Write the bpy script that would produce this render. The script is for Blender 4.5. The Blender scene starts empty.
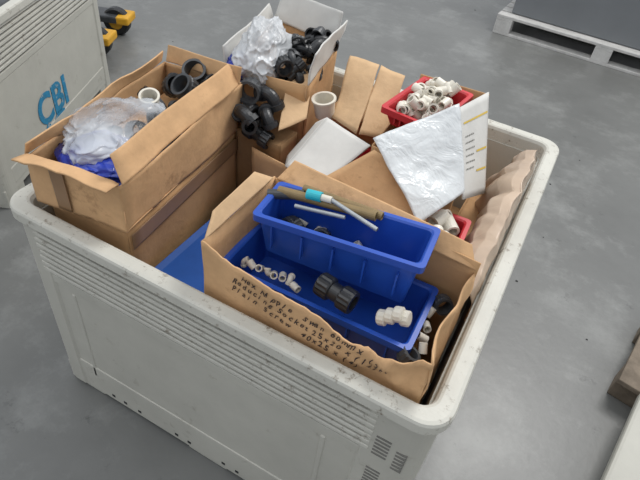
import bpy, math, random, bmesh
from mathutils import Vector, Matrix, noise
random.seed(7)
scene=bpy.context.scene
scene.view_settings.view_transform='Standard'
scene.view_settings.look='None'
# ------------------------------------------------------------------ materials
def mat(name,col,rough=.6,var=.12,scale=8,bump=0.0,bscale=40,spec=.5,metal=0,col2=None,speck=None,stretch=None,speck2=None):
    m=bpy.data.materials.new(name);m.use_nodes=True
    nt=m.node_tree;N=nt.nodes;Lk=nt.links
    b=N['Principled BSDF']
    b.inputs['Roughness'].default_value=rough
    b.inputs['Specular IOR Level'].default_value=spec
    b.inputs['Metallic'].default_value=metal
    tc=N.new('ShaderNodeTexCoord')
    src=tc.outputs['Object']
    if stretch:
        mp=N.new('ShaderNodeMapping');mp.inputs['Scale'].default_value=stretch
        Lk.new(src,mp.inputs['Vector']);src=mp.outputs['Vector']
    n=N.new('ShaderNodeTexNoise');n.inputs['Scale'].default_value=scale;n.inputs['Detail'].default_value=6
    n.inputs['Roughness'].default_value=.65
    Lk.new(src,n.inputs['Vector'])
    r=N.new('ShaderNodeValToRGB')
    c=Vector(col)
    a=col2 if col2 else [x*(1-var) for x in c]
    d=[min(1,x*(1+var)) for x in c]
    r.color_ramp.elements[0].position=.32;r.color_ramp.elements[1].position=.68
    r.color_ramp.elements[0].color=(*a,1);r.color_ramp.elements[1].color=(*d,1)
    Lk.new(n.outputs['Fac'],r.inputs['Fac'])
    out=r.outputs['Color']
    for sp in (speck,speck2):
        if not sp: continue
        n2=N.new('ShaderNodeTexNoise');n2.inputs['Scale'].default_value=sp[1];n2.inputs['Detail'].default_value=8
        n2.inputs['Roughness'].default_value=.75
        Lk.new(tc.outputs['Object'],n2.inputs['Vector'])
        r2=N.new('ShaderNodeValToRGB')
        r2.color_ramp.elements[0].position=sp[2];r2.color_ramp.elements[1].position=sp[2]+sp[3]
        r2.color_ramp.elements[0].color=(0,0,0,1);r2.color_ramp.elements[1].color=(1,1,1,1)
        Lk.new(n2.outputs['Fac'],r2.inputs['Fac'])
        mx=N.new('ShaderNodeMixRGB');Lk.new(r2.outputs['Color'],mx.inputs['Fac'])
        Lk.new(out,mx.inputs['Color1']);mx.inputs['Color2'].default_value=(*sp[0],1)
        out=mx.outputs['Color']
    Lk.new(out,b.inputs['Base Color'])
    if bump:
        n3=N.new('ShaderNodeTexNoise');n3.inputs['Scale'].default_value=bscale;n3.inputs['Detail'].default_value=4
        Lk.new(src,n3.inputs['Vector'])
        bp=N.new('ShaderNodeBump');bp.inputs['Strength'].default_value=bump;bp.inputs['Distance'].default_value=.01
        Lk.new(n3.outputs['Fac'],bp.inputs['Height']);Lk.new(bp.outputs['Normal'],b.inputs['Normal'])
    return m
m_floor=mat('concrete',(.152,.154,.148),.36,.16,1.1,.06,30,.45,speck=((.222,.225,.216),2.1,.50,.16),speck2=((.082,.083,.080),8,.61,.12))
m_bin=mat('bin_plastic',(.46,.45,.40),.5,.07,5,.05,60,.4,speck=((.28,.255,.21),14,.60,.16))
m_rim=mat('bin_rim_plastic',(.53,.52,.465),.5,.07,8,.08,80,.4,speck=((.21,.18,.14),34,.57,.10))
m_card=mat('cardboard',(.50,.30,.15),.85,.12,7,.15,60,.2,speck=((.34,.20,.10),9,.60,.15))
m_card2=mat('cardboard_worn',(.58,.36,.19),.85,.14,9,.15,60,.2,speck=((.38,.22,.11),10,.58,.14))
m_cardl=mat('cardboard_light',(.56,.38,.22),.85,.12,9,.15,60,.2,speck=((.38,.24,.13),11,.60,.14))
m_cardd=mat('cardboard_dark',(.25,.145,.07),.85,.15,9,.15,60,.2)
m_tape=mat('brown_tape',(.27,.16,.085),.3,.1,9)
m_white=mat('white_board',(.60,.59,.56),.7,.07,9,.05,50,.3)
m_blue=mat('blue_plastic',(.018,.078,.42),.34,.1,6)
m_blue2=mat('blue_lid_plastic',(.012,.07,.29),.55,.15,7,.05,30,.25)
m_red=mat('red_plastic',(.50,.022,.03),.4,.12,6)
m_blk=mat('black_plastic',(.017,.018,.020),.38,.3,20)
m_blk2=mat('grey_black_plastic',(.045,.048,.052),.42,.3,20)
m_wp=mat('white_pvc',(.68,.64,.55),.4,.08,20)
m_olive=mat('olive_pipe',(.22,.15,.06),.45,.2,20)
m_grey=mat('grey_pipe',(.34,.36,.37),.3,.15,20,metal=.4)
m_cyan=mat('cyan_tape',(.02,.42,.50),.4,.1,20)
m_ink=mat('marker_ink',(.03,.02,.02),.7)
m_sten=mat('stencil_paint',(.02,.20,.36),.7,.2,30,speck=((.43,.42,.375),22,.57,.06))
m_yel=mat('yellow_paint',(.65,.34,.02),.5)
m_pallet=mat('white_painted_wood',(.54,.53,.51),.8,.15,12,.2,40,.2,speck=((.2,.19,.18),14,.6,.1))
m_gbox=mat('grey_steel',(.17,.18,.19),.6,.06,3)
m_wood=mat('weathered_wood',(.19,.155,.12),.85,.3,12,.3,40,.2)
m_yl=mat('yellow_line',(.60,.42,.07),.7)
m_vent=mat('vent_dark',(.17,.165,.15),.7)
m_louv=mat('louvre_gap_shade',(.07,.068,.06),.7)  # near-black tone puts the shade between louvre slats into the colour
m_dark=mat('dark_gap',(.015,.015,.016),.8)
def film(name,col,tr=.45,rough=.2,bs=7,bst=.9,col2=None,spec=.5):
    m=bpy.data.materials.new(name);m.use_nodes=True;nt=m.node_tree;N=nt.nodes;Lk=nt.links
    b=N['Principled BSDF'];b.inputs['Roughness'].default_value=rough
    b.inputs['Specular IOR Level'].default_value=spec
    tc=N.new('ShaderNodeTexCoord')
    nd=N.new('ShaderNodeTexNoise');nd.inputs['Scale'].default_value=bs*.7;nd.inputs['Detail'].default_value=3
    Lk.new(tc.outputs['Object'],nd.inputs['Vector'])
    mxv=N.new('ShaderNodeMixRGB');mxv.inputs['Fac'].default_value=.12
    Lk.new(tc.outputs['Object'],mxv.inputs['Color1']);Lk.new(nd.outputs['Color'],mxv.inputs['Color2'])
    v=N.new('ShaderNodeTexVoronoi');v.feature='DISTANCE_TO_EDGE';v.inputs['Scale'].default_value=bs*2.5
    Lk.new(mxv.outputs['Color'],v.inputs['Vector'])
    bp=N.new('ShaderNodeBump');bp.inputs['Strength'].default_value=bst;bp.inputs['Distance'].default_value=.02;bp.invert=True
    Lk.new(v.outputs['Distance'],bp.inputs['Height']);Lk.new(bp.outputs['Normal'],b.inputs['Normal'])
    rc=N.new('ShaderNodeValToRGB')
    rc.color_ramp.elements[0].color=(*[x*.85 for x in (col2 or col)],1);rc.color_ramp.elements[1].color=(*[min(1,x*1.1) for x in col],1)
    rc.color_ramp.elements[0].position=.4;rc.color_ramp.elements[1].position=.6
    Lk.new(nd.outputs['Fac'],rc.inputs['Fac']);Lk.new(rc.outputs['Color'],b.inputs['Base Color'])
    if tr>0:
        t=N.new('ShaderNodeBsdfTransparent')
        r=N.new('ShaderNodeMapRange');r.inputs['From Min'].default_value=.35;r.inputs['From Max'].default_value=.65
        r.inputs['To Min'].default_value=min(1,tr*1.4);r.inputs['To Max'].default_value=tr*.5
        Lk.new(nd.outputs['Fac'],r.inputs['Value'])
        mx=N.new('ShaderNodeMixShader');Lk.new(r.outputs['Result'],mx.inputs['Fac'])
        Lk.new(b.outputs['BSDF'],mx.inputs[1]);Lk.new(t.outputs['BSDF'],mx.inputs[2])
        Lk.new(mx.outputs['Shader'],N['Material Output'].inputs['Surface'])
    return m
m_film=film('clear_film',(.62,.65,.69),.62,.18,7,.6)
m_film3=film('milky_film',(.66,.68,.70),.30,.22,6,.5)
m_film2=film('tan_film',(.56,.43,.32),.06,.4,4,.35)
m_bluebag=film('blue_film',(.015,.04,.36),0,.25,8,.5,col2=(.012,.02,.12))
m_wrap=mat('bubble_wrap',(.64,.66,.665),.22,.05,6,.0,spec=.6)
def wrapbump():
    nt=m_wrap.node_tree;N=nt.nodes;Lk=nt.links
    tc=N.new('ShaderNodeTexCoord');v=N.new('ShaderNodeTexVoronoi');v.inputs['Scale'].default_value=95;v.inputs['Randomness'].default_value=.15
    Lk.new(tc.outputs['Object'],v.inputs['Vector'])
    bp=N.new('ShaderNodeBump');bp.inputs['Strength'].default_value=.10;bp.inputs['Distance'].default_value=.004;bp.invert=True
    Lk.new(v.outputs['Distance'],bp.inputs['Height'])
    n=N.new('ShaderNodeTexNoise');n.inputs['Scale'].default_value=14;n.inputs['Distortion'].default_value=1.5;n.inputs['Detail'].default_value=3
    Lk.new(tc.outputs['Object'],n.inputs['Vector'])
    b2=N.new('ShaderNodeBump');b2.inputs['Strength'].default_value=.5;b2.inputs['Distance'].default_value=.015
    Lk.new(n.outputs['Fac'],b2.inputs['Height']);Lk.new(bp.outputs['Normal'],b2.inputs['Normal'])
    Lk.new(b2.outputs['Normal'],N['Principled BSDF'].inputs['Normal'])
wrapbump()
# ------------------------------------------------------------------ helpers
col=scene.collection
def empty(name,loc=(0,0,0)):
    o=bpy.data.objects.new(name,None);o.location=loc;o.empty_display_size=.1;col.objects.link(o);return o
def obj(name,verts,faces,m,parent=None,smooth=False,recalc=True):
    me=bpy.data.meshes.new(name);me.from_pydata([tuple(v) for v in verts],[],faces);me.update()
    if recalc:
        bm=bmesh.new();bm.from_mesh(me);bmesh.ops.recalc_face_normals(bm,faces=bm.faces);bm.to_mesh(me);bm.free()
    o=bpy.data.objects.new(name,me);col.objects.link(o)
    if m: me.materials.append(m)
    if smooth:
        for p in me.polygons:p.use_smooth=True
    if parent: o.parent=parent
    return o
def bevel(o,w,seg=2):
    b=o.modifiers.new('b','BEVEL');b.width=w;b.segments=seg;b.limit_method='ANGLE';b.angle_limit=math.radians(40);return o
BF=[(0,3,2,1),(4,5,6,7),(0,1,5,4),(1,2,6,5),(2,3,7,6),(3,0,4,7)]
def boxes(name,lst,m,parent=None,bw=0):
    V=[];F=[]
    for lo,hi in lst:
        k=len(V);x0,y0,z0=lo;x1,y1,z1=hi
        V+=[(x0,y0,z0),(x1,y0,z0),(x1,y1,z0),(x0,y1,z0),(x0,y0,z1),(x1,y0,z1),(x1,y1,z1),(x0,y1,z1)]
        F+=[tuple(i+k for i in f) for f in BF]
    o=obj(name,V,F,m,parent)
    if bw: bevel(o,bw)
    return o
def box(name,lo,hi,m,parent=None,bw=0): return boxes(name,[(lo,hi)],m,parent,bw)
def surf(name,fn,nu,nv,m,parent=None,th=.004,crumple=0,cf=6,seed=0,smooth=True):
    V=[];F=[]
    P=[[Vector(fn(i/nu,j/nv)) for i in range(nu+1)] for j in range(nv+1)]
    for j in range(nv+1):
        for i in range(nu+1):
            p=P[j][i]
            if crumple:
                a=P[j][min(i+1,nu)]-P[j][max(i-1,0)];b=P[min(j+1,nv)][i]-P[max(j-1,0)][i]
                n=a.cross(b)
                if n.length>1e-9:n.normalize()
                q=p*cf+Vector((seed*3.1,seed*1.7,seed))
                d=noise.noise(q)+.5*(.4-abs(noise.noise(q*2.3)))
                p=p+n*d*crumple
            V.append(p)
    for j in range(nv):
        for i in range(nu):
            a=j*(nu+1)+i;F.append((a,a+1,a+nu+2,a+nu+1))
    o=obj(name,V,F,m,parent,smooth=smooth)
    if th:
        s=o.modifiers.new('s','SOLIDIFY');s.thickness=th;s.offset=0
    return o
def quadfn(a,b,c,d):
    a,b,c,d=map(Vector,(a,b,c,d))
    return lambda u,v:(a*(1-u)+b*u)*(1-v)+(d*(1-u)+c*u)*v
def sheet(name,pts,m,parent=None,th=.004,crumple=0,cf=6,seed=0,n=14):
    return surf(name,quadfn(*pts),n,n,m,parent,th,crumple,cf,seed)
def carton(name,xy,z0,z1,m,flaps=None,parent=None,crumple=.004,closed=False):
    root=parent or empty(name,(sum(p[0] for p in xy)/4,sum(p[1] for p in xy)/4,z0))
    pre='inner_' if parent else ''
    def sh(nm,pts,mm,seed,cr=crumple):
        pts=[Vector(p)-root.location for p in pts]
        return sheet(pre+nm,pts,mm,root,.004,cr,5,seed)
    zz=z1 if isinstance(z1,(list,tuple)) else [z1]*4
    cen=Vector((sum(p[0] for p in xy)/4,sum(p[1] for p in xy)/4,0))
    for e in range(4):
        a=xy[e];b=xy[(e+1)%4]
        sh('side_%d'%(e+1),[(a[0],a[1],z0),(b[0],b[1],z0),(b[0],b[1],zz[(e+1)%4]),(a[0],a[1],zz[e])],m,e*7+len(name),crumple)
        if flaps and e in flaps:
            fl=flaps[e];L,ang,ins=fl[:3];fm=fl[3] if len(fl)>3 else m
            A=Vector((a[0],a[1],zz[e]));B=Vector((b[0],b[1],zz[(e+1)%4]))
            t=(B-A).normalized();out=Vector((t.y,-t.x,0)).normalized()
            if out.dot((A+B)/2-cen-Vector((0,0,A.z)))<0: out=-out
            dirv=out*math.sin(math.radians(ang))+Vector((0,0,1))*math.cos(math.radians(ang))
            sh('flap_%d'%(e+1),[A,B,B+dirv*L-t*ins,A+dirv*L+t*ins],fm,e*5+3,crumple*2)
    sh('base',[(p[0],p[1],z0+.003) for p in xy],m,0,0)
    if closed:
        sh('lid',[(p[0],p[1],zz[i]-.002) for i,p in enumerate(xy)],m,0,0)
    return root
def rrect(hx,hy,r,n=6):
    pts=[]
    for cx,cy,a0 in ((hx-r,-hy+r,-90),(hx-r,hy-r,0),(-hx+r,hy-r,90),(-hx+r,-hy+r,180)):
        for i in range(n+1):
            a=math.radians(a0+90*i/n);pts.append((cx+r*math.cos(a),cy+r*math.sin(a)))
    return pts
def loft(name,loops,m,parent=None,capb=True,capt=False,smooth=False,closed_loop=False):
    n=len(loops[0]);V=[v for l in loops for v in l];F=[]
    k=len(loops)
    for j in range(k if closed_loop else k-1):
        j2=(j+1)%k
        for i in range(n):
            F.append((j*n+i,j*n+(i+1)%n,j2*n+(i+1)%n,j2*n+i))
    if capb:F.append(tuple(range(n))[::-1])
    if capt:F.append(tuple((k-1)*n+i for i in range(n)))
    return obj(name,V,F,m,parent,smooth=smooth)
def tray(name,loc,lx,ly,h,m,rotz=0,rx=0,ry=0,taper=.012,lip=.012,r=.012,h2=None):
    root=empty(name,loc);root.rotation_euler=(rx,ry,rotz)
    h2=h2 or h
    def L(ins,z,top=False):
        out=[]
        for x,y in rrect(lx/2-ins,ly/2-ins,max(r,.004),4):
            zz=z
            if top: zz=z+(h2-h)*(x/lx+.5)
            out.append((x,y,zz))
        return out
    prof=[L(taper+lip,0),L(lip,h-.02,1),L(0.0,h-.018,1),L(0,h,1),L(lip*.9,h,1),L(lip+.003,h-.004,1),L(taper+lip+.003,.005)]
    loft('body',prof,m,root,capb=True,capt=True)
    rb=[]
    for i in range(5):
        x=-lx/2+.05+i*(lx-.1)/4
        rb.append(((x-.002,-ly/2+lip*.25,h*.3),(x+.002,-ly/2+lip+.004,h-.018)))
    boxes('ribs',rb,m,root)
    return root
def lathe_mesh(name,prof,m,seg=28,rib=0,ribsec=None):
    V=[];F=[];n=len(prof)
    for s in range(seg):
        a=2*math.pi*s/seg
        for k,(r,z) in enumerate(prof):
            rr=r
            if rib and ribsec and k in ribsec and s%2: rr=r-rib
            V.append((rr*math.cos(a),rr*math.sin(a),z))
    for s in range(seg):
        s2=(s+1)%seg
        for k in range(n):
            k2=(k+1)%n
            F.append((s*n+k,s2*n+k,s2*n+k2,s*n+k2))
    me=bpy.data.meshes.new(name);me.from_pydata(V,[],F);me.update()
    bm=bmesh.new();bm.from_mesh(me);bmesh.ops.recalc_face_normals(bm,faces=bm.faces);bm.to_mesh(me);bm.free()
    me.materials.append(m);return me
def bend_mesh(name,r,R,m,coll=1.3,ang=90,seg=18,steps=8):
    path=[];ex=R*.7
    path.append((Vector((0,0,-ex)),Vector((0,0,1))))
    for i in range(steps+1):
        a=math.radians(ang*i/steps)
        path.append((Vector((R-R*math.cos(a),0,R*math.sin(a))),Vector((math.sin(a),0,math.cos(a)))))
    p,d=path[-1];path.append((p+d*ex,d))
    def ring(p,d,rr):
        side=Vector((0,1,0));up=d.cross(side)
        return [p+side*rr*math.cos(2*math.pi*s/seg)+up*rr*math.sin(2*math.pi*s/seg) for s in range(seg)]
    p0,d0=path[0];p1,d1=path[-1];rc=r*coll;c=ex*.8
    outer=[(p0,d0,rc),(p0+d0*c,d0,rc),(p0+d0*c*1.02,d0,r)]+[(p,d,r) for p,d in path[1:-1]]+[(p1-d1*c*1.02,d1,r),(p1-d1*c,d1,rc),(p1,d1,rc)]
    inner=[(p1,d1,rc*.78),(p1-d1*c,d1,rc*.78)]+[(p,d,r*.7) for p,d in path[1:-1]][::-1]+[(p0+d0*c,d0,rc*.78),(p0,d0,rc*.78)]
    V=[];F=[];L=outer+inner
    for q in L: V+=ring(*q)
    k=len(L)
    for j in range(k):
        j2=(j+1)%k
        for s in range(seg):F.append((j*seg+s,j*seg+(s+1)%seg,j2*seg+(s+1)%seg,j2*seg+s))
    me=bpy.data.meshes.new(name);me.from_pydata([tuple(v) for v in V],[],F);me.update()
    bm=bmesh.new();bm.from_mesh(me);bmesh.ops.recalc_face_normals(bm,faces=bm.faces);bm.to_mesh(me);bm.free()
    me.materials.append(m);return me
def inst(name,me,parent,loc,rot=(0,0,0),s=1):
    o=bpy.data.objects.new(name,me);col.objects.link(o);o.parent=parent
    o.location=Vector(loc)-parent.location;o.rotation_euler=rot;o.scale=(s,s,s);return o
def bag(name,loc,rad,m,rot=(0,0,0),amp=.2,f=1.3,seed=0,sub=6,crease=.07):
    bm=bmesh.new();bmesh.ops.create_icosphere(bm,subdivisions=sub,radius=1)
    for v in bm.verts:
        n=v.co.normalized();q=n*f+Vector((seed,seed*2.3,seed*.7))
        w=q+Vector((noise.noise(q*1.5),noise.noise(q*1.5+Vector((9,0,0))),noise.noise(q*1.5+Vector((0,9,0)))))*.5
        ridge=max(0,1-abs(noise.noise(w*1.5))*3.2)
        ridge2=max(0,1-abs(noise.noise(w*2.6+Vector((4,4,4))))*3.5)
        d=1+amp*noise.noise(q)*1.5+crease*ridge**1.5+crease*.6*ridge2
        v.co=Vector((n.x*rad[0]*d,n.y*rad[1]*d,n.z*rad[2]*d))
    me=bpy.data.meshes.new(name);bm.to_mesh(me);bm.free()
    for p in me.polygons:p.use_smooth=True
    me.materials.append(m)
    o=bpy.data.objects.new(name,me);col.objects.link(o);o.location=loc;o.rotation_euler=rot
    return o
# ------------------------------------------------------------------ big plastic pallet bin
W=1.2755;HX=.6;HY=W/2;HZ=.779
def pallet_bin(name,loc,rotz=0,hx=HX,hy=HY,H=HZ):
    root=empty(name,loc);root.rotation_euler=(0,0,rotz)
    R=.065
    def L(ins,z):return [(x,y,z) for x,y in rrect(hx-ins,hy-ins,max(R-ins*.7,.02),8)]
    body=loft('body',[L(.034,.10),L(.030,H-.05),L(.055,H-.05),L(.075,.12)],m_bin,root,capb=True,capt=True)
    loft('rim',[L(.050,H-.038),L(.004,H-.038),L(0,H-.034),L(0,H-.008),L(.003,H-.002),L(.010,H),L(.036,H),L(.042,H-.003),L(.047,H-.012),L(.052,H-.06)],m_rim,root,capb=False,closed_loop=True)
    sl=[];dk=[];low=[]
    zt=H-.042;n=8;p=.0215;x0,x1=-hx+.085,hx-.135
    y=hy-.030;x=hx-.030;z2=zt-n*p
    for sg in (-1,1):
        def Y(a,b,xa,xb,za,zb):
            lo,hi=sorted((sg*(y+a),sg*(y+b)));return ((xa,lo,za),(xb,hi,zb))
        def X(a,b,ya,yb,za,zb):
            lo,hi=sorted((sg*(x+a),sg*(x+b)));return ((lo,ya,za),(hi,yb,zb))
        for k in range(n):
            z1=zt-k*p
            sl.append(Y(-.004,.018,x0,x1,z1-.0125,z1))
            sl.append(X(-.004,.018,-hy+.10,hy-.10,z1-.0125,z1))
        dk.append(Y(-.002,.0018,x0,x1,z2,zt+.004));dk.append(X(-.002,.0018,-hy+.10,hy-.10,z2,zt+.004))
        low.append(Y(-.004,.013,x0,x1,z2-.035,z2-.003))
        low.append(Y(-.004,.009,x0,x1,.10,z2-.036))
        low.append(Y(-.004,.0125,-hx+.16,-hx+.175,.12,z2-.05));low.append(Y(-.004,.0125,hx-.25,hx-.235,.12,z2-.05))
        low.append(Y(-.004,.0125,x0+.004,x1-.004,.09,.17))
        low.append(X(-.004,.013,-hy+.10,hy-.10,z2-.035,z2-.003))
        low.append(X(-.004,.009,-hy+.10,hy-.10,.10,z2-.036))
        low.append(X(-.004,.0125,-hy+.104,hy-.104,.09,.17))
    boxes('louvre_slats',sl,m_rim,root,.002)
    boxes('louvre_shade_panel',dk,m_louv,root)  # dark sheets behind the slats, painted shade for the gaps
    boxes('side_panels',low,m_bin,root,.004)
    V=[];F=[];pts=rrect(hx-.014,hy-.014,R-.012,8)
    for c in range(4):
        seg=pts[c*9:(c+1)*9];s=Vector(seg[0]);e=Vector(seg[-1])
        if c==0: d0=Vector((-1,0));d1=Vector((0,1))
        elif c==1:d0=Vector((0,-1));d1=Vector((-1,0))
        elif c==2:d0=Vector((1,0));d1=Vector((0,-1))
        else:d0=Vector((0,1));d1=Vector((1,0))
        ex0=.085 if c==0 else .035;ex1=.035
        line=[s+d0*ex0]+[Vector(q) for q in seg]+[e+d1*ex1]
        k=len(V)
        sx=1 if s.x>0 else -1;sy_=1 if s.y>0 else -1
        inn=[Vector((q.x-sx*.024,q.y-sy_*.024)) for q in line]
        for L_,z in ((line,.03),(line,H-.037),(inn,.03),(inn,H-.037)):
            for q in L_:V.append((q.x,q.y,z))
        m=len(line)
        for i in range(m-1):
            F.append((k+i,k+i+1,k+m+i+1,k+m+i));F.append((k+i,k+2*m+i,k+2*m+i+1,k+i+1))
            F.append((k+2*m+i,k+3*m+i,k+3*m+i+1,k+2*m+i+1))
        F.append((k,k+m,k+3*m,k+2*m));F.append((k+m-1,k+3*m-1,k+4*m-1,k+2*m-1))
    obj('corner_posts',V,F,m_bin,root)
    vents=[]
    for k in range(6):
        z=.64-k*.014
        vents.append(((hx-.125,-hy+.0125,z),(hx-.09,-hy+.0165,z+.006)))
        vents.append(((hx-.075,-hy+.0125,z-.02),(hx-.05,-hy+.0165,z-.014)))
        vents.append(((hx-.125,-hy+.0125,z-.14),(hx-.09,-hy+.0165,z-.134)))
    boxes('vent_slots',vents,m_vent,root)
    feet=[]
    for fx in (-hx+.10,0,hx-.10):
        for fy in (-hy+.10,0,hy-.10):
            feet.append(((fx-.075,fy-.075,0),(fx+.075,fy+.075,.098)))
    boxes('feet',feet,m_bin,root,.006)
    boxes('base_skirt',[((x0,-hy+.020,.025),(x1,-hy+.05,.112)),((x0,hy-.05,.025),(x1,hy-.020,.112)),
                        ((-hx+.020,-hy+.10,.06),(-hx+.05,hy-.10,.112)),((hx-.05,-hy+.10,.06),(hx-.020,hy-.10,.112))],m_bin,root,.003)
    holes=[]
    for i,xx in enumerate((-.38,-.33,-.27,-.12,-.07,.06,.11,.2,.3)):
        holes.append(((xx,-hy+.0185,.045),(xx+.012,-hy+.0225,.056)))
    boxes('drain_holes',holes,m_dark,root)
    return root
bin1=pallet_bin('plastic_pallet_bin',(0,0,0))
# ------------------------------------------------------------------ floor
box('floor',(-9,-5,-.05),(9,14,0),m_floor)
dp=[]
for i in range(60):
    x=random.uniform(-2.5,3);y=random.uniform(-2,5)
    if abs(x)<.7 and abs(y)<.7:continue
    s=random.uniform(.003,.007);dp.append(((x,y,0),(x+s*1.5,y+s,s*.4)))
boxes('floor_debris',dp,m_dark)
# ------------------------------------------------------------------ lower layer of cartons in the bin
carton('closed_carton',[(-.5,-.53),(-.04,-.53),(-.04,.0),(-.5,.0)],.125,.43,m_card,closed=True,crumple=.002)
carton('closed_carton',[(-.02,-.53),(.5,-.53),(.5,.0),(-.02,.0)],.125,.43,m_card,closed=True,crumple=.002)
carton('closed_carton',[(-.5,.03),(-.0,.03),(-.0,.54),(-.5,.54)],.125,.43,m_card,closed=True,crumple=.002)
carton('closed_carton',[(.02,.03),(.5,.03),(.5,.54),(.02,.54)],.125,.43,m_card,closed=True,crumple=.002)
# ------------------------------------------------------------------ left: lower + upper carton
lowc=carton('taped_carton',[(-.50,-.555),(-.268,-.54),(-.325,.02),(-.525,.0)],.437,.777,m_card,closed=True,crumple=.007)
up=carton('open_fittings_carton',[(-.52,-.575),(-.258,-.548),(-.325,.03),(-.595,.0)],.783,[.915,.925,.93,.925],m_card2,
   flaps={0:(.045,80,.0),1:(.07,-32,.02),2:(.05,15,.0),3:(.035,-8,.0)},crumple=.012)
carton('x',[(-.50,-.53),(-.29,-.52),(-.34,.0),(-.56,-.02)],.79,.850,m_card,parent=up,closed=True)
def UL(p):return Vector(p)-up.location
sheet('tape_strip',[UL(p) for p in((-.45,-.5765,.79),(-.41,-.572,.79),(-.41,-.574,.915),(-.45,-.5785,.912))],m_tape,up,.0015)
def LC(p):return Vector(p)-lowc.location
sheet('tape_strip',[LC(p) for p in((-.259,-.535,.715),(-.315,.01,.715),(-.315,.01,.765),(-.259,-.535,.765))],m_tape,lowc,.001)
# ------------------------------------------------------------------ blue crate
tb=empty('blue_storage_crate',(-.143,-.29,.437))
loft('body',[[(x,y,z) for x,y in rrect(a,b,.02,4)] for a,b,z in ((.095,.25,0),(.10,.255,.14),(.113,.262,.145),(.113,.262,.170),(.108,.257,.176),(.09,.238,.170))],m_blue2,tb,capb=True,capt=True)
# ------------------------------------------------------------------ front torn box
fr=empty('torn_carton',(.24,-.43,.437));OFF=fr.location
tear=[(0,.91),(.05,.905),(.1,.888),(.16,.882),(.22,.884),(.3,.880),(.42,.876),(.5,.870),(.58,.860),(.64,.842),(.70,.834),(.76,.838),(.80,.832),(.87,.848),(.91,.842),(.96,.868),(1,.875)]
def lerp(tab,u):
    for i in range(len(tab)-1):
        if u<=tab[i+1][0]:
            a,b=tab[i],tab[i+1];t=(u-a[0])/(b[0]-a[0]);return a[1]+(b[1]-a[1])*t
    return tab[-1][1]
def front(u,v):
    zt=lerp(tear,u)+.005*noise.noise(Vector((u*30,0,0)))
    z=.44+(zt-.44)*v
    x=-.01+.535*u
    y=-.572-.010*math.sin(math.pi*u)*v+.005*noise.noise(Vector((x*8,z*8,1)))
    if u>.55 and v>.7:
        k=(v-.7)/.3*(u-.55)/.45
        y+=.045*k*noise.noise(Vector((x*14,z*14,5)))+.035*k*(.3-abs(noise.noise(Vector((x*22,z*30,2)))))
    return Vector((x,y,z))-OFF
surf('front_panel',front,70,30,m_card2,fr,.004)
def rightw(u,v):
    zt=.875-.03*math.sin(u*math.pi)+.02*noise.noise(Vector((u*6,0,0)))
    z=.44+(zt-.44)*v
    y=-.572+.29*u
    x=.525+.008*math.sin(math.pi*u)*v+.022*noise.noise(Vector((y*12,z*12,3)))*v-.03*v*v*math.sin(u*math.pi)
    return Vector((x,y,z))-OFF
surf('right_panel',rightw,24,18,m_card2,fr,.004)
def backw(u,v):
    z=.44+(.905-.44)*v;x=-.01+.535*u
    return Vector((x,-.285+.008*math.sin(u*9)*v,z))-OFF
surf('back_panel',backw,24,10,m_card,fr,.004)
def leftw(u,v):
    zt=.91-.02*math.sin(u*math.pi)
    return Vector((-.008-.01*v*math.sin(math.pi*u),-.57+.285*u,.44+(zt-.44)*v))-OFF
surf('left_panel',leftw,14,10,m_card2,fr,.004)
sheet('base',[Vector(p)-OFF for p in((0,-.57,.44),(.5,-.57,.44),(.5,-.285,.44),(0,-.285,.44))],m_card,fr)
sheet('flap_left',[Vector(p)-OFF for p in((-.01,-.565,.905),(-.012,-.29,.905),(-.04,-.33,.935),(-.035,-.50,.93))],m_cardl,fr,crumple=.01,seed=3)
sheet('flap_back',[Vector(p)-OFF for p in((-.0,-.285,.905),(.52,-.285,.885),(.49,-.25,.92),(.02,-.24,.945))],m_card2,fr,crumple=.016,seed=8)
carton('x',[(.03,-.54),(.47,-.54),(.47,-.30),(.03,-.30)],.445,.676,m_card,parent=fr,closed=True)
chs={}
def writing(txt,x0,z0,size,ang=-.13):
    global wv,wfc
    x=x0
    for ch in txt:
        adv=size*.58
        if ch!=' ':
            if ch not in chs:
                cu=bpy.data.curves.new('t','FONT');cu.body=ch;cu.size=1;cu.resolution_u=3;cu.offset=.012
                o=bpy.data.objects.new('t',cu);col.objects.link(o)
                dg=bpy.context.evaluated_depsgraph_get();me=bpy.data.meshes.new_from_object(o.evaluated_get(dg))
                chs[ch]=([v.co.copy() for v in me.vertices],[tuple(p.vertices) for p in me.polygons])
                bpy.data.objects.remove(o)
            vs,fs=chs[ch];k=len(wv)
            s=size*random.uniform(.9,1.1);ro=random.uniform(-.12,.12)-.08;dz=random.uniform(-.001,.001);shx=random.uniform(.05,.3)
            for c in vs:
                lx=c.x*.82+c.y*shx;ly=c.y
                lx,ly=lx*math.cos(ro)-ly*math.sin(ro),lx*math.sin(ro)+ly*math.cos(ro)
                X=x+lx*s;Z=z0+ly*s+dz+ang*(x-x0)
                u=(X+.01)/.535;zt=lerp(tear,min(max(u,0),1));vv=(Z-.44)/(zt-.44)
                p=front(u,vv);wv.append(Vector((p.x,p.y-.0042,p.z)))
            wfc+=[tuple(i+k for i in f) for f in fs]
        x+=adv*(1 if ch!=' ' else .6)
wv=[];wfc=[]
writing('Hex Nipple',.095,.857,.024);writing('Swan 60mm x',.250,.837,.024);writing('(25)',.405,.808,.022)
writing('Reducing Socket',.07,.836,.024);writing('25x20 x (12)',.275,.805,.024)
writing('Plain',.07,.813,.024);writing('Screw',.155,.799,.024);writing('40x25 x (4)',.25,.784,.024)
obj('handwriting',wv,wfc,m_ink,fr,recalc=False)
b_low=tray('blue_parts_bin',(.225,-.405,.68),.48,.21,.115,m_blue,rotz=.03)
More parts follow.
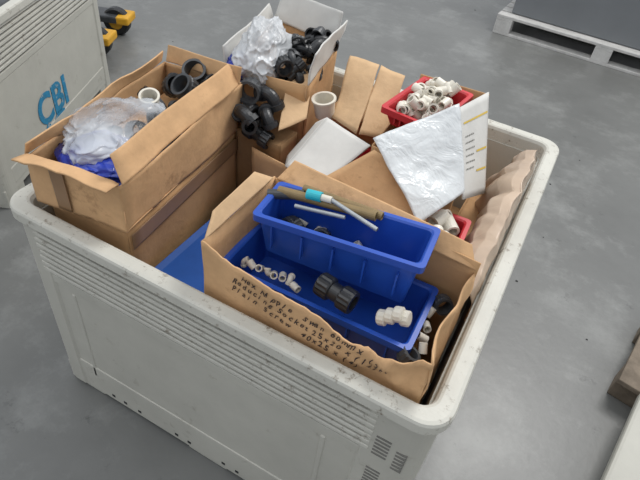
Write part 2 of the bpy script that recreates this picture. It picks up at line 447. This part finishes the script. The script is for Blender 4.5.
b_up=tray('blue_parts_bin',(.225,-.360,.800),.40,.14,.122,m_blue,rotz=.08,rx=.03,h2=.150)
# fittings
coup=lathe_mesh('coupling',[(.019,-.05),(.029,-.05),(.031,-.045),(.031,-.018),(.028,-.014),(.023,-.012),(.023,.012),(.028,.014),(.031,.018),(.031,.045),(.029,.05),(.019,.05)],m_blk,32,.002,(2,3,9,8))
ring=lathe_mesh('ring_nut',[(.024,-.02),(.034,-.02),(.036,-.017),(.036,.008),(.033,.012),(.033,.022),(.026,.022),(.024,.0)],m_blk,32,.002,(2,3))
ring2=lathe_mesh('ring_nut_grey',[(.022,-.02),(.034,-.02),(.036,-.017),(.036,.008),(.033,.012),(.033,.022),(.026,.022),(.022,.0)],m_blk2,32,.002,(2,3))
elb=bend_mesh('elbow',.02,.03,m_blk,1.35)
elbg=bend_mesh('elbow_grey',.02,.03,m_blk2,1.35)
welb=bend_mesh('white_elbow',.011,.014,m_wp,1.25)
wsock=lathe_mesh('white_socket',[(.010,-.018),(.0145,-.018),(.0145,.018),(.010,.018)],m_wp,20)
wcap=lathe_mesh('white_cap',[(.001,-.010),(.019,-.010),(.021,-.007),(.021,.010),(.016,.012),(.001,.012)],m_wp,24,.001,(2,3))
wcup=lathe_mesh('white_cup',[(.001,-.028),(.030,-.028),(.034,.024),(.038,.026),(.038,.032),(.030,.032),(.027,-.02),(.001,-.02)],m_wp,32)
k=empty('black_pipe_coupling',(.275,-.478,.835));inst('body',coup,k,(.275,-.478,.835),(0,math.pi/2,-.15),.9)
wf=empty('white_pipe_fittings',(.40,-.47,.82))
for i,(x,y,z) in enumerate(((.385,-.47,.818),(.40,-.465,.828),(.415,-.46,.838),(.43,-.455,.83))):
    inst('cap_%d'%i,wcap,wf,(x,y,z),(.3,1.2,.3),.85)
for i in range(8):
    inst('socket_%d'%i,wsock if i%3 else welb,wf,(.03+i*.020,-.465+random.uniform(-.01,.01),.782+random.uniform(-.004,.004)),(random.uniform(0,3),random.uniform(0,3),i*.3),.62)
def rod(name,a,b,r,m,parent):
    a=Vector(a);b=Vector(b);d=b-a;L=d.length
    me=lathe_mesh(name,[(r*.75,0),(r,0),(r,L),(r*.75,L)],m,18)
    o=bpy.data.objects.new(name,me);col.objects.link(o);o.parent=parent
    o.rotation_mode='QUATERNION';o.rotation_quaternion=Vector((0,0,1)).rotation_difference(d)
    o.location=a-parent.location;return o
pp=empty('pipe_offcuts',(.2,-.36,.94))
rod('olive_1',(.04,-.345,.925),(.28,-.325,.950),.0115,m_olive,pp)
rod('olive_2',(.09,-.315,.935),(.29,-.31,.945),.0105,m_olive,pp)
rod('cyan_wrap',(.115,-.345,.950),(.150,-.342,.954),.012,m_cyan,pp)
rod('white_1',(.150,-.342,.954),(.175,-.340,.956),.008,m_wp,pp)
rod('grey_1',(.10,-.372,.925),(.22,-.358,.940),.005,m_grey,pp)
rod('grey_2',(.175,-.340,.956),(.30,-.365,.95),.005,m_grey,pp)
rod('dark_1',(.02,-.36,.915),(.10,-.33,.93),.012,m_blk2,pp)
for i in range(9):inst('part_%d'%i,random.choice([wsock,ring2,welb,wsock]),pp,(random.uniform(.08,.36),-.335+random.uniform(-.02,.02),.835+random.uniform(0,.02)),(random.uniform(0,3),random.uniform(0,3),0),.7)
gb=empty('grey_pipe_fittings',(.46,-.42,.8))
for i in range(6):
    inst('f_%d'%i,random.choice([ring2,wsock]),gb,(.475+random.uniform(-.01,.015),-.50+i*.035,.775+random.uniform(-.01,.01)),(random.uniform(0,3),random.uniform(0,3),0),.65)
# ------------------------------------------------------------------ contents of the upper-left carton
bf=empty('black_pipe_fittings',(-.45,-.1,.9))
spots=[(-.475,-.0,.925,(.5,.3,0),ring2,1.1),(-.44,-.09,.925,(.7,-.3,0),ring2,1.05),(-.41,-.03,.91,(1.2,.5,.4),elb,.9),(-.49,-.08,.91,(.4,.9,0),ring,.95),
 (-.40,-.17,.905,(.2,1.2,.3),elb,.9),(-.37,-.09,.91,(1.3,.2,1),coup,.75),(-.52,-.05,.905,(1,.6,0),elbg,.9),(-.38,-.24,.89,(1,1,0),elb,.9),(-.45,-.2,.90,(2,1,0),elbg,.9),
 (-.40,.0,.91,(.3,.2,0),ring,.9),(-.35,-.16,.895,(.9,.3,0),ring,.8),(-.34,-.22,.88,(2,.3,0),elb,.8),(-.36,-.01,.89,(2,1.3,0),coup,.8),(-.33,-.3,.87,(1,.3,0),elb,.8),(-.53,-.15,.89,(0,.8,1),ring,.8),
 (-.44,-.30,.88,(1,.8,1),ring,.8),(-.48,-.34,.87,(2,.8,1),elb,.8),(-.40,-.38,.87,(2,2,1),ring,.8)]
for i,(x,y,z,r,me,s) in enumerate(spots):inst('fitting_%d'%i,me,bf,(x,y,z),r,s)
inst('white_reducer',wcup,bf,(-.455,-.22,.93),(.3,.2,0),.75)
bag('blue_plastic_bag',(-.40,-.45,.885),(.118,.088,.045),m_bluebag,seed=4,amp=.12)
bag('clear_plastic_bag',(-.44,-.37,.912),(.105,.140,.052),m_film,rot=(0,.1,.2),seed=2,amp=.2,crease=.1)
# ------------------------------------------------------------------ white carton at the back
wc=carton('white_lined_carton',[(-.43,.11),(-.17,.16),(-.24,.50),(-.53,.545)],.437,.925,m_card,flaps={2:(.11,12,.01,m_white),1:(.10,10,.01,m_white),3:(.06,15,.01,m_white)},crumple=.008)
carton('x',[(-.41,.14),(-.2,.18),(-.26,.48),(-.50,.50)],.445,.86,m_card,parent=wc,closed=True)
bg=empty('black_pipe_fittings',(-.28,.28,.92))
for i in range(30):
    p=(random.uniform(-.34,-.22),random.uniform(.17,.48),random.uniform(.89,.97))
    inst('fitting_%d'%i,random.choice([elb,ring,coup,elbg,ring]),bg,p,(random.uniform(0,3),random.uniform(0,3),random.uniform(0,3)),random.uniform(.65,.9))
for i,(x,y,z,r,me,s) in enumerate([(-.31,.055,.90,(1.4,.2,.3),ring2,1.1),(-.27,.075,.90,(.4,1.2,.3),elb,1.0),(-.26,-.02,.84,(1.3,.4,.5),coup,.8),(-.30,-.01,.86,(.6,.6,0),elb,1.0),(-.29,.03,.84,(.2,1.6,0),ring,1.),(-.24,.04,.86,(1,1,0),elb,.9),(-.24,.0,.80,(1,2,1),coup,.9),(-.28,.06,.80,(2,1,1),coup,.9)]):
    inst('loose_%d'%i,me,bg,(x,y,z),r,s)
bag('white_plastic_bag',(-.36,.20,.955),(.07,.12,.09),m_film3,rot=(.3,.1,.3),seed=9,amp=.22,crease=.1)
bag('blue_plastic_bag',(-.40,.12,.92),(.035,.05,.05),m_bluebag,seed=1)
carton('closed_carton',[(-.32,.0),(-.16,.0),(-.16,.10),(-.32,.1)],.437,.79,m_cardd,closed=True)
sheet('cardboard_flap',[(-.17,.0,.84),(-.13,.10,.85),(-.21,.28,.91),(-.26,.20,.91)],m_cardl,crumple=.012,seed=5)
sheet('cardboard_flap',[(-.245,-.015,.44),(-.02,-.02,.44),(-.035,-.035,.74),(-.245,-.02,.765)],m_card2,crumple=.01,seed=15)
c=empty('white_pipe_reducer',(-.12,.20,.85));inst('cup',wcup,c,(-.12,.20,.85),(.15,-.1,0),1.05)
# red crates
tray('red_parts_crate',(-.04,.13,.60),.22,.25,.13,m_red,rotz=.1)
tray('red_parts_crate',(.31,-.12,.60),.30,.22,.20,m_red,rotz=.05)
carton('closed_carton',[(-.14,.02),(.08,.02),(.08,.25),(-.14,.25)],.437,.595,m_card,closed=True,crumple=.001)
carton('closed_carton',[(.16,-.24),(.47,-.24),(.47,.0),(.16,.0)],.437,.595,m_card,closed=True,crumple=.001)
# white folded board
wbx=empty('white_board_box',(0,0,.8))
sheet('top',[Vector(p)-wbx.location for p in((-.085,-.09,.795),(.035,-.13,.80),(.116,.03,.885),(-.055,.09,.885))],m_white,wbx,th=.005,crumple=.006,seed=2)
sheet('side',[Vector(p)-wbx.location for p in((-.14,.02,.75),(-.085,-.09,.795),(-.055,.09,.885),(-.10,.11,.84))],m_white,wbx,th=.005,crumple=.004,seed=2)
# ------------------------------------------------------------------ tall leaning cardboard
sheet('cardboard_sheet',[(-.085,.19,.83),(.02,.16,.82),(-.03,.40,.945),(-.145,.42,.93)],m_cardl,crumple=.018,seed=11)
sheet('cardboard_sheet',[(.023,.16,.82),(.09,.22,.80),(.055,.42,.93),(-.027,.40,.95)],m_cardl,crumple=.018,seed=13)
carton('closed_carton',[(-.14,.28),(.09,.28),(.09,.53),(-.14,.53)],.437,.80,m_card,closed=True)
# ------------------------------------------------------------------ box with red crate on top
bd=carton('open_carton',[(.12,.03),(.31,.06),(.34,.37),(.12,.36)],.437,[.89,.86,.92,.92],m_card,flaps={2:(.06,10,.0)})
cp=empty('cardboard_panel',(0,0,.8))
sheet('panel',[Vector(p)-cp.location for p in((-.02,-.2,.775),(.37,-.22,.775),(.34,-.03,.875),(.155,-.052,.932))],m_card2,cp,crumple=.006,seed=21)
sheet('label',[Vector(p)-cp.location for p in((.27,-.19,.808),(.335,-.195,.808),(.335,-.15,.84),(.27,-.145,.84))],m_white,cp,.002)
sheet('label_stripe',[Vector(p)-cp.location for p in((.27,-.178,.824),(.335,-.183,.824),(.335,-.175,.830),(.27,-.170,.830))],m_yl,cp,.002)
sheet('bubble_wrap_sheet',[(.345,-.160,.845),(.408,.0,.875),(.30,.145,1.035),(.150,-.065,.972)],m_wrap,th=.003,crumple=.016,cf=8,seed=6,n=30)
wpn=empty('printed_white_carton_panel',(.38,.15,.9))
PQ=[(.410,.0,.85),(.445,.18,.775),(.335,.37,.99),(.302,.15,1.02)]
sheet('panel',[Vector(p)-wpn.location for p in PQ],m_white,wpn,th=.005,crumple=0)
pf=quadfn(*PQ);nn=(Vector(PQ[1])-Vector(PQ[0])).cross(Vector(PQ[3])-Vector(PQ[0])).normalized()
if nn.dot(Vector((.54,-1.24,1.7))-Vector(PQ[0]))<0:nn=-nn
def pq(u,v):return pf(u,v)+nn*.004-wpn.location
V=[];F=[]
def pr(u0,u1,v0,v1,L,G):
    k=len(L);L+= [pq(u0,v0),pq(u1,v0),pq(u1,v1),pq(u0,v1)];G.append((k,k+1,k+2,k+3))
for r_ in range(6):
    v0=.30+r_*.07;u=.15
    while u<.45:
        w_=random.uniform(.02,.06);pr(u,u+w_,v0,v0+.014,V,F);u+=w_+.025
obj('print_text',V,F,m_vent,wpn)
V=[];F=[];pr(.1,.95,.80,.82,V,F);pr(.55,.95,.45,.47,V,F);pr(.55,.95,.25,.27,V,F)
obj('print_stripes',V,F,m_yl,wpn)
tray('red_parts_crate',(.20,.225,.922),.17,.28,.055,m_red,rotz=-.12)
wt=empty('white_pipe_fittings',(.20,.22,.95))
for i in range(70):
    x=random.uniform(-.05,.05);y=random.uniform(-.105,.105)
    inst('p_%d'%i,random.choice([wsock,wsock,welb,wsock]),wt,(.20+x+.12*y,.225+y,.955+random.uniform(0,.04)),(random.uniform(0,3),random.uniform(0,3),random.uniform(0,3)),random.uniform(.8,1.0))
# ------------------------------------------------------------------ right side draped bag
carton('closed_carton',[(.40,.02),(.515,.02),(.515,.36),(.40,.36)],.437,.70,m_card,closed=True)
def drape(u,v):
    y=-.24+.58*u
    prof=[(.435,.68),(.450,.76),(.474,.83),(.506,.865),(.533,.875),(.543,.82),(.543,.68)]
    t=v*(len(prof)-1);i=min(int(t),len(prof)-2);f=t-i;f=f*f*(3-2*f)
    x=prof[i][0]*(1-f)+prof[i+1][0]*f;z=prof[i][1]*(1-f)+prof[i+1][1]*f
    h=.45+.6*math.sin(min(1,u*1.2)*math.pi*.6+.05)
    z=.66+(z-.66)*h+.02*noise.noise(Vector((y*8,x*4,2)))
    fold=abs(noise.noise(Vector((y*9+z*5,z*3,7))))
    x+=(.050*(.25-fold)+.03*noise.noise(Vector((y*5,z*5,4))))*(1-v)
    return Vector((x,y,z))
surf('tan_plastic_bag',drape,120,54,m_film2,None,.002,.006,12,3)
wq=empty('white_pipe_fittings',(.42,-.1,.79))
for i in range(9):inst('q_%d'%i,wsock,wq,(.40+random.uniform(-.03,.015),-.11+random.uniform(-.06,.08),.79+random.uniform(-.01,.02)),(random.uniform(0,3),random.uniform(0,3),0),1.4)
# ------------------------------------------------------------------ background bin
K=Vector((-1.93,1.02,0));d=Vector((.396,-.918,0));nrm=Vector((-.918,-.396,0))
cenb=K+d*HY+nrm*HX
b2=pallet_bin('plastic_pallet_bin',tuple(cenb),math.atan2(.396,.918))
cu=bpy.data.curves.new('CBI','FONT');cu.body='CBI\n6C';cu.size=.205;cu.extrude=.0005;cu.space_line=.72;cu.offset=.006;cu.materials.append(m_sten)
t=bpy.data.objects.new('stencil_lettering',cu);col.objects.link(t);t.parent=b2
t.location=(HX-.0185,-.225,.19);t.rotation_euler=(math.pi/2,0,math.pi/2)
box('black_goods',(-.4,-.5,.13),(.45,.5,.70),m_blk2,b2,.02)
# ------------------------------------------------------------------ pallet jack
pj=empty('pallet_jack',(-3.16,1.10,0));pj.rotation_euler=(0,0,math.atan2(.396,.918))
boxes('forks',[((-.3,-.26,.10),(.93,-.1,.15)),((-.3,.1,.10),(.93,.26,.15))],m_blk2,pj,.012)
boxes('fork_tips',[((.86,-.262,.098),(.95,-.098,.153)),((.86,.098,.098),(.95,.262,.153))],m_yel,pj,.012)
box('pump_housing',(-.5,-.2,.10),(-.28,.2,.55),m_yel,pj,.03)
wh=lathe_mesh('wheel',[(.02,-.03),(.085,-.03),(.095,-.02),(.095,.02),(.085,.03),(.02,.03)],m_blk,28)
wh2=lathe_mesh('hub',[(.0,-.034),(.05,-.034),(.05,.034),(.0,.034)],m_yel,20)
for i,(x,y) in enumerate(((-.4,-.28),(-.4,.28),(.84,-.18),(.84,.18))):
    for me in(wh,wh2):
        o=bpy.data.objects.new('wheel_%d'%i,me);col.objects.link(o);o.parent=pj;o.location=(x,y,.095);o.rotation_euler=(math.pi/2,0,0)
hm=lathe_mesh('handle',[(.012,0),(.018,0),(.018,.8),(.012,.8)],m_blk,16)
o=bpy.data.objects.new('handle',hm);col.objects.link(o);o.parent=pj;o.location=(-.4,0,.5);o.rotation_euler=(0,-.3,0)
# ------------------------------------------------------------------ pallet top right + grey cabinet
pl=empty('white_wooden_pallet',(.4,4.26,0));pl.rotation_euler=(0,0,-.04)
bx=[]
for k in range(3):
    y=-.52+k*.5;bx.append(((-.62,y,.0),(1.2,y+.1,.022)))
for kx in (-.62,.22,1.06):
    for k in range(3):
        y=-.52+k*.5;bx.append(((kx,y,.022),(kx+.14,y+.1,.115)))
for k in range(8):
    y=-.52+k*.138;bx.append(((-.62,y,.137),(1.2,y+.1,.16)))
for kx in (-.62,.22,1.06):bx.append(((kx,-.52,.115),(kx+.14,.58,.137)))
boxes('boards',bx,m_pallet,pl,.003)
gc=box('grey_steel_cabinet',(-.53,-.42,.161),(1.2,.55,1.3),m_gbox,None,.01);gc.location=(.4,4.26,0);gc.rotation_euler=(0,0,-.04)
# ------------------------------------------------------------------ lower right
rp=empty('grey_plastic_pallet',(1.19,.33,0));rp.rotation_euler=(0,0,-.2)
boxes('deck',[((0,-1.3,.10),(1.,.0,.15)),((0.02,-1.28,0),(.14,-.02,.1)),((.45,-1.28,0),(.57,-.02,.1)),((.86,-1.28,0),(.98,-.02,.1))],m_bin,rp,.012)
wb=empty('weathered_timber_skid',(1.12,.36,0));wb.rotation_euler=(0,0,-.2)
boxes('boards',[((0,.02,0),(1,.12,.09)),((0,.35,0),(1,.45,.09)),((0,0,.09),(.12,.5,.115)),((.15,0,.09),(.27,.5,.115)),((.3,0,.09),(.42,.5,.115)),((.45,0,.09),(1,.5,.115))],m_wood,wb,.004)
# ------------------------------------------------------------------ light
w=bpy.data.worlds.new('world');scene.world=w;w.use_nodes=True
w.node_tree.nodes['Background'].inputs['Color'].default_value=(.91,.95,1,1)
w.node_tree.nodes['Background'].inputs['Strength'].default_value=.74
def area(name,loc,target,size,power,c=(1,1,1)):
    l=bpy.data.lights.new(name,'AREA');l.energy=power;l.size=size;l.shape='SQUARE';l.color=c
    o=bpy.data.objects.new(name,l);col.objects.link(o);o.location=loc
    o.rotation_euler=(Vector(target)-Vector(loc)).to_track_quat('-Z','Y').to_euler();return o
area('skylight',(1.2,3.5,5.5),(0,0,.5),2.4,255,(1,.985,.96))
area('roof_light',(-1.5,-1.5,6),(0,0,.5),4,90,(.97,.98,1))
# ------------------------------------------------------------------ camera
yaw,pitch,roll=1.9714,.7352,.1445
cy,sy=math.cos(yaw),math.sin(yaw)
Xh=Vector((sy,-cy,0));F=Vector((cy*math.cos(pitch),sy*math.cos(pitch),-math.sin(pitch)))
U=Vector((cy*math.sin(pitch),sy*math.sin(pitch),math.cos(pitch)))
X2=Xh*math.cos(roll)+U*math.sin(roll);U2=-Xh*math.sin(roll)+U*math.cos(roll)
cam=bpy.data.cameras.new('camera');cam.sensor_width=36;cam.lens=545.7*36/640;cam.clip_start=.02
co=bpy.data.objects.new('camera',cam);col.objects.link(co)
M=Matrix((X2,U2,-F)).transposed().to_4x4();M.translation=Vector((0.5421,-1.2416,1.7117))
co.matrix_world=M
scene.camera=co
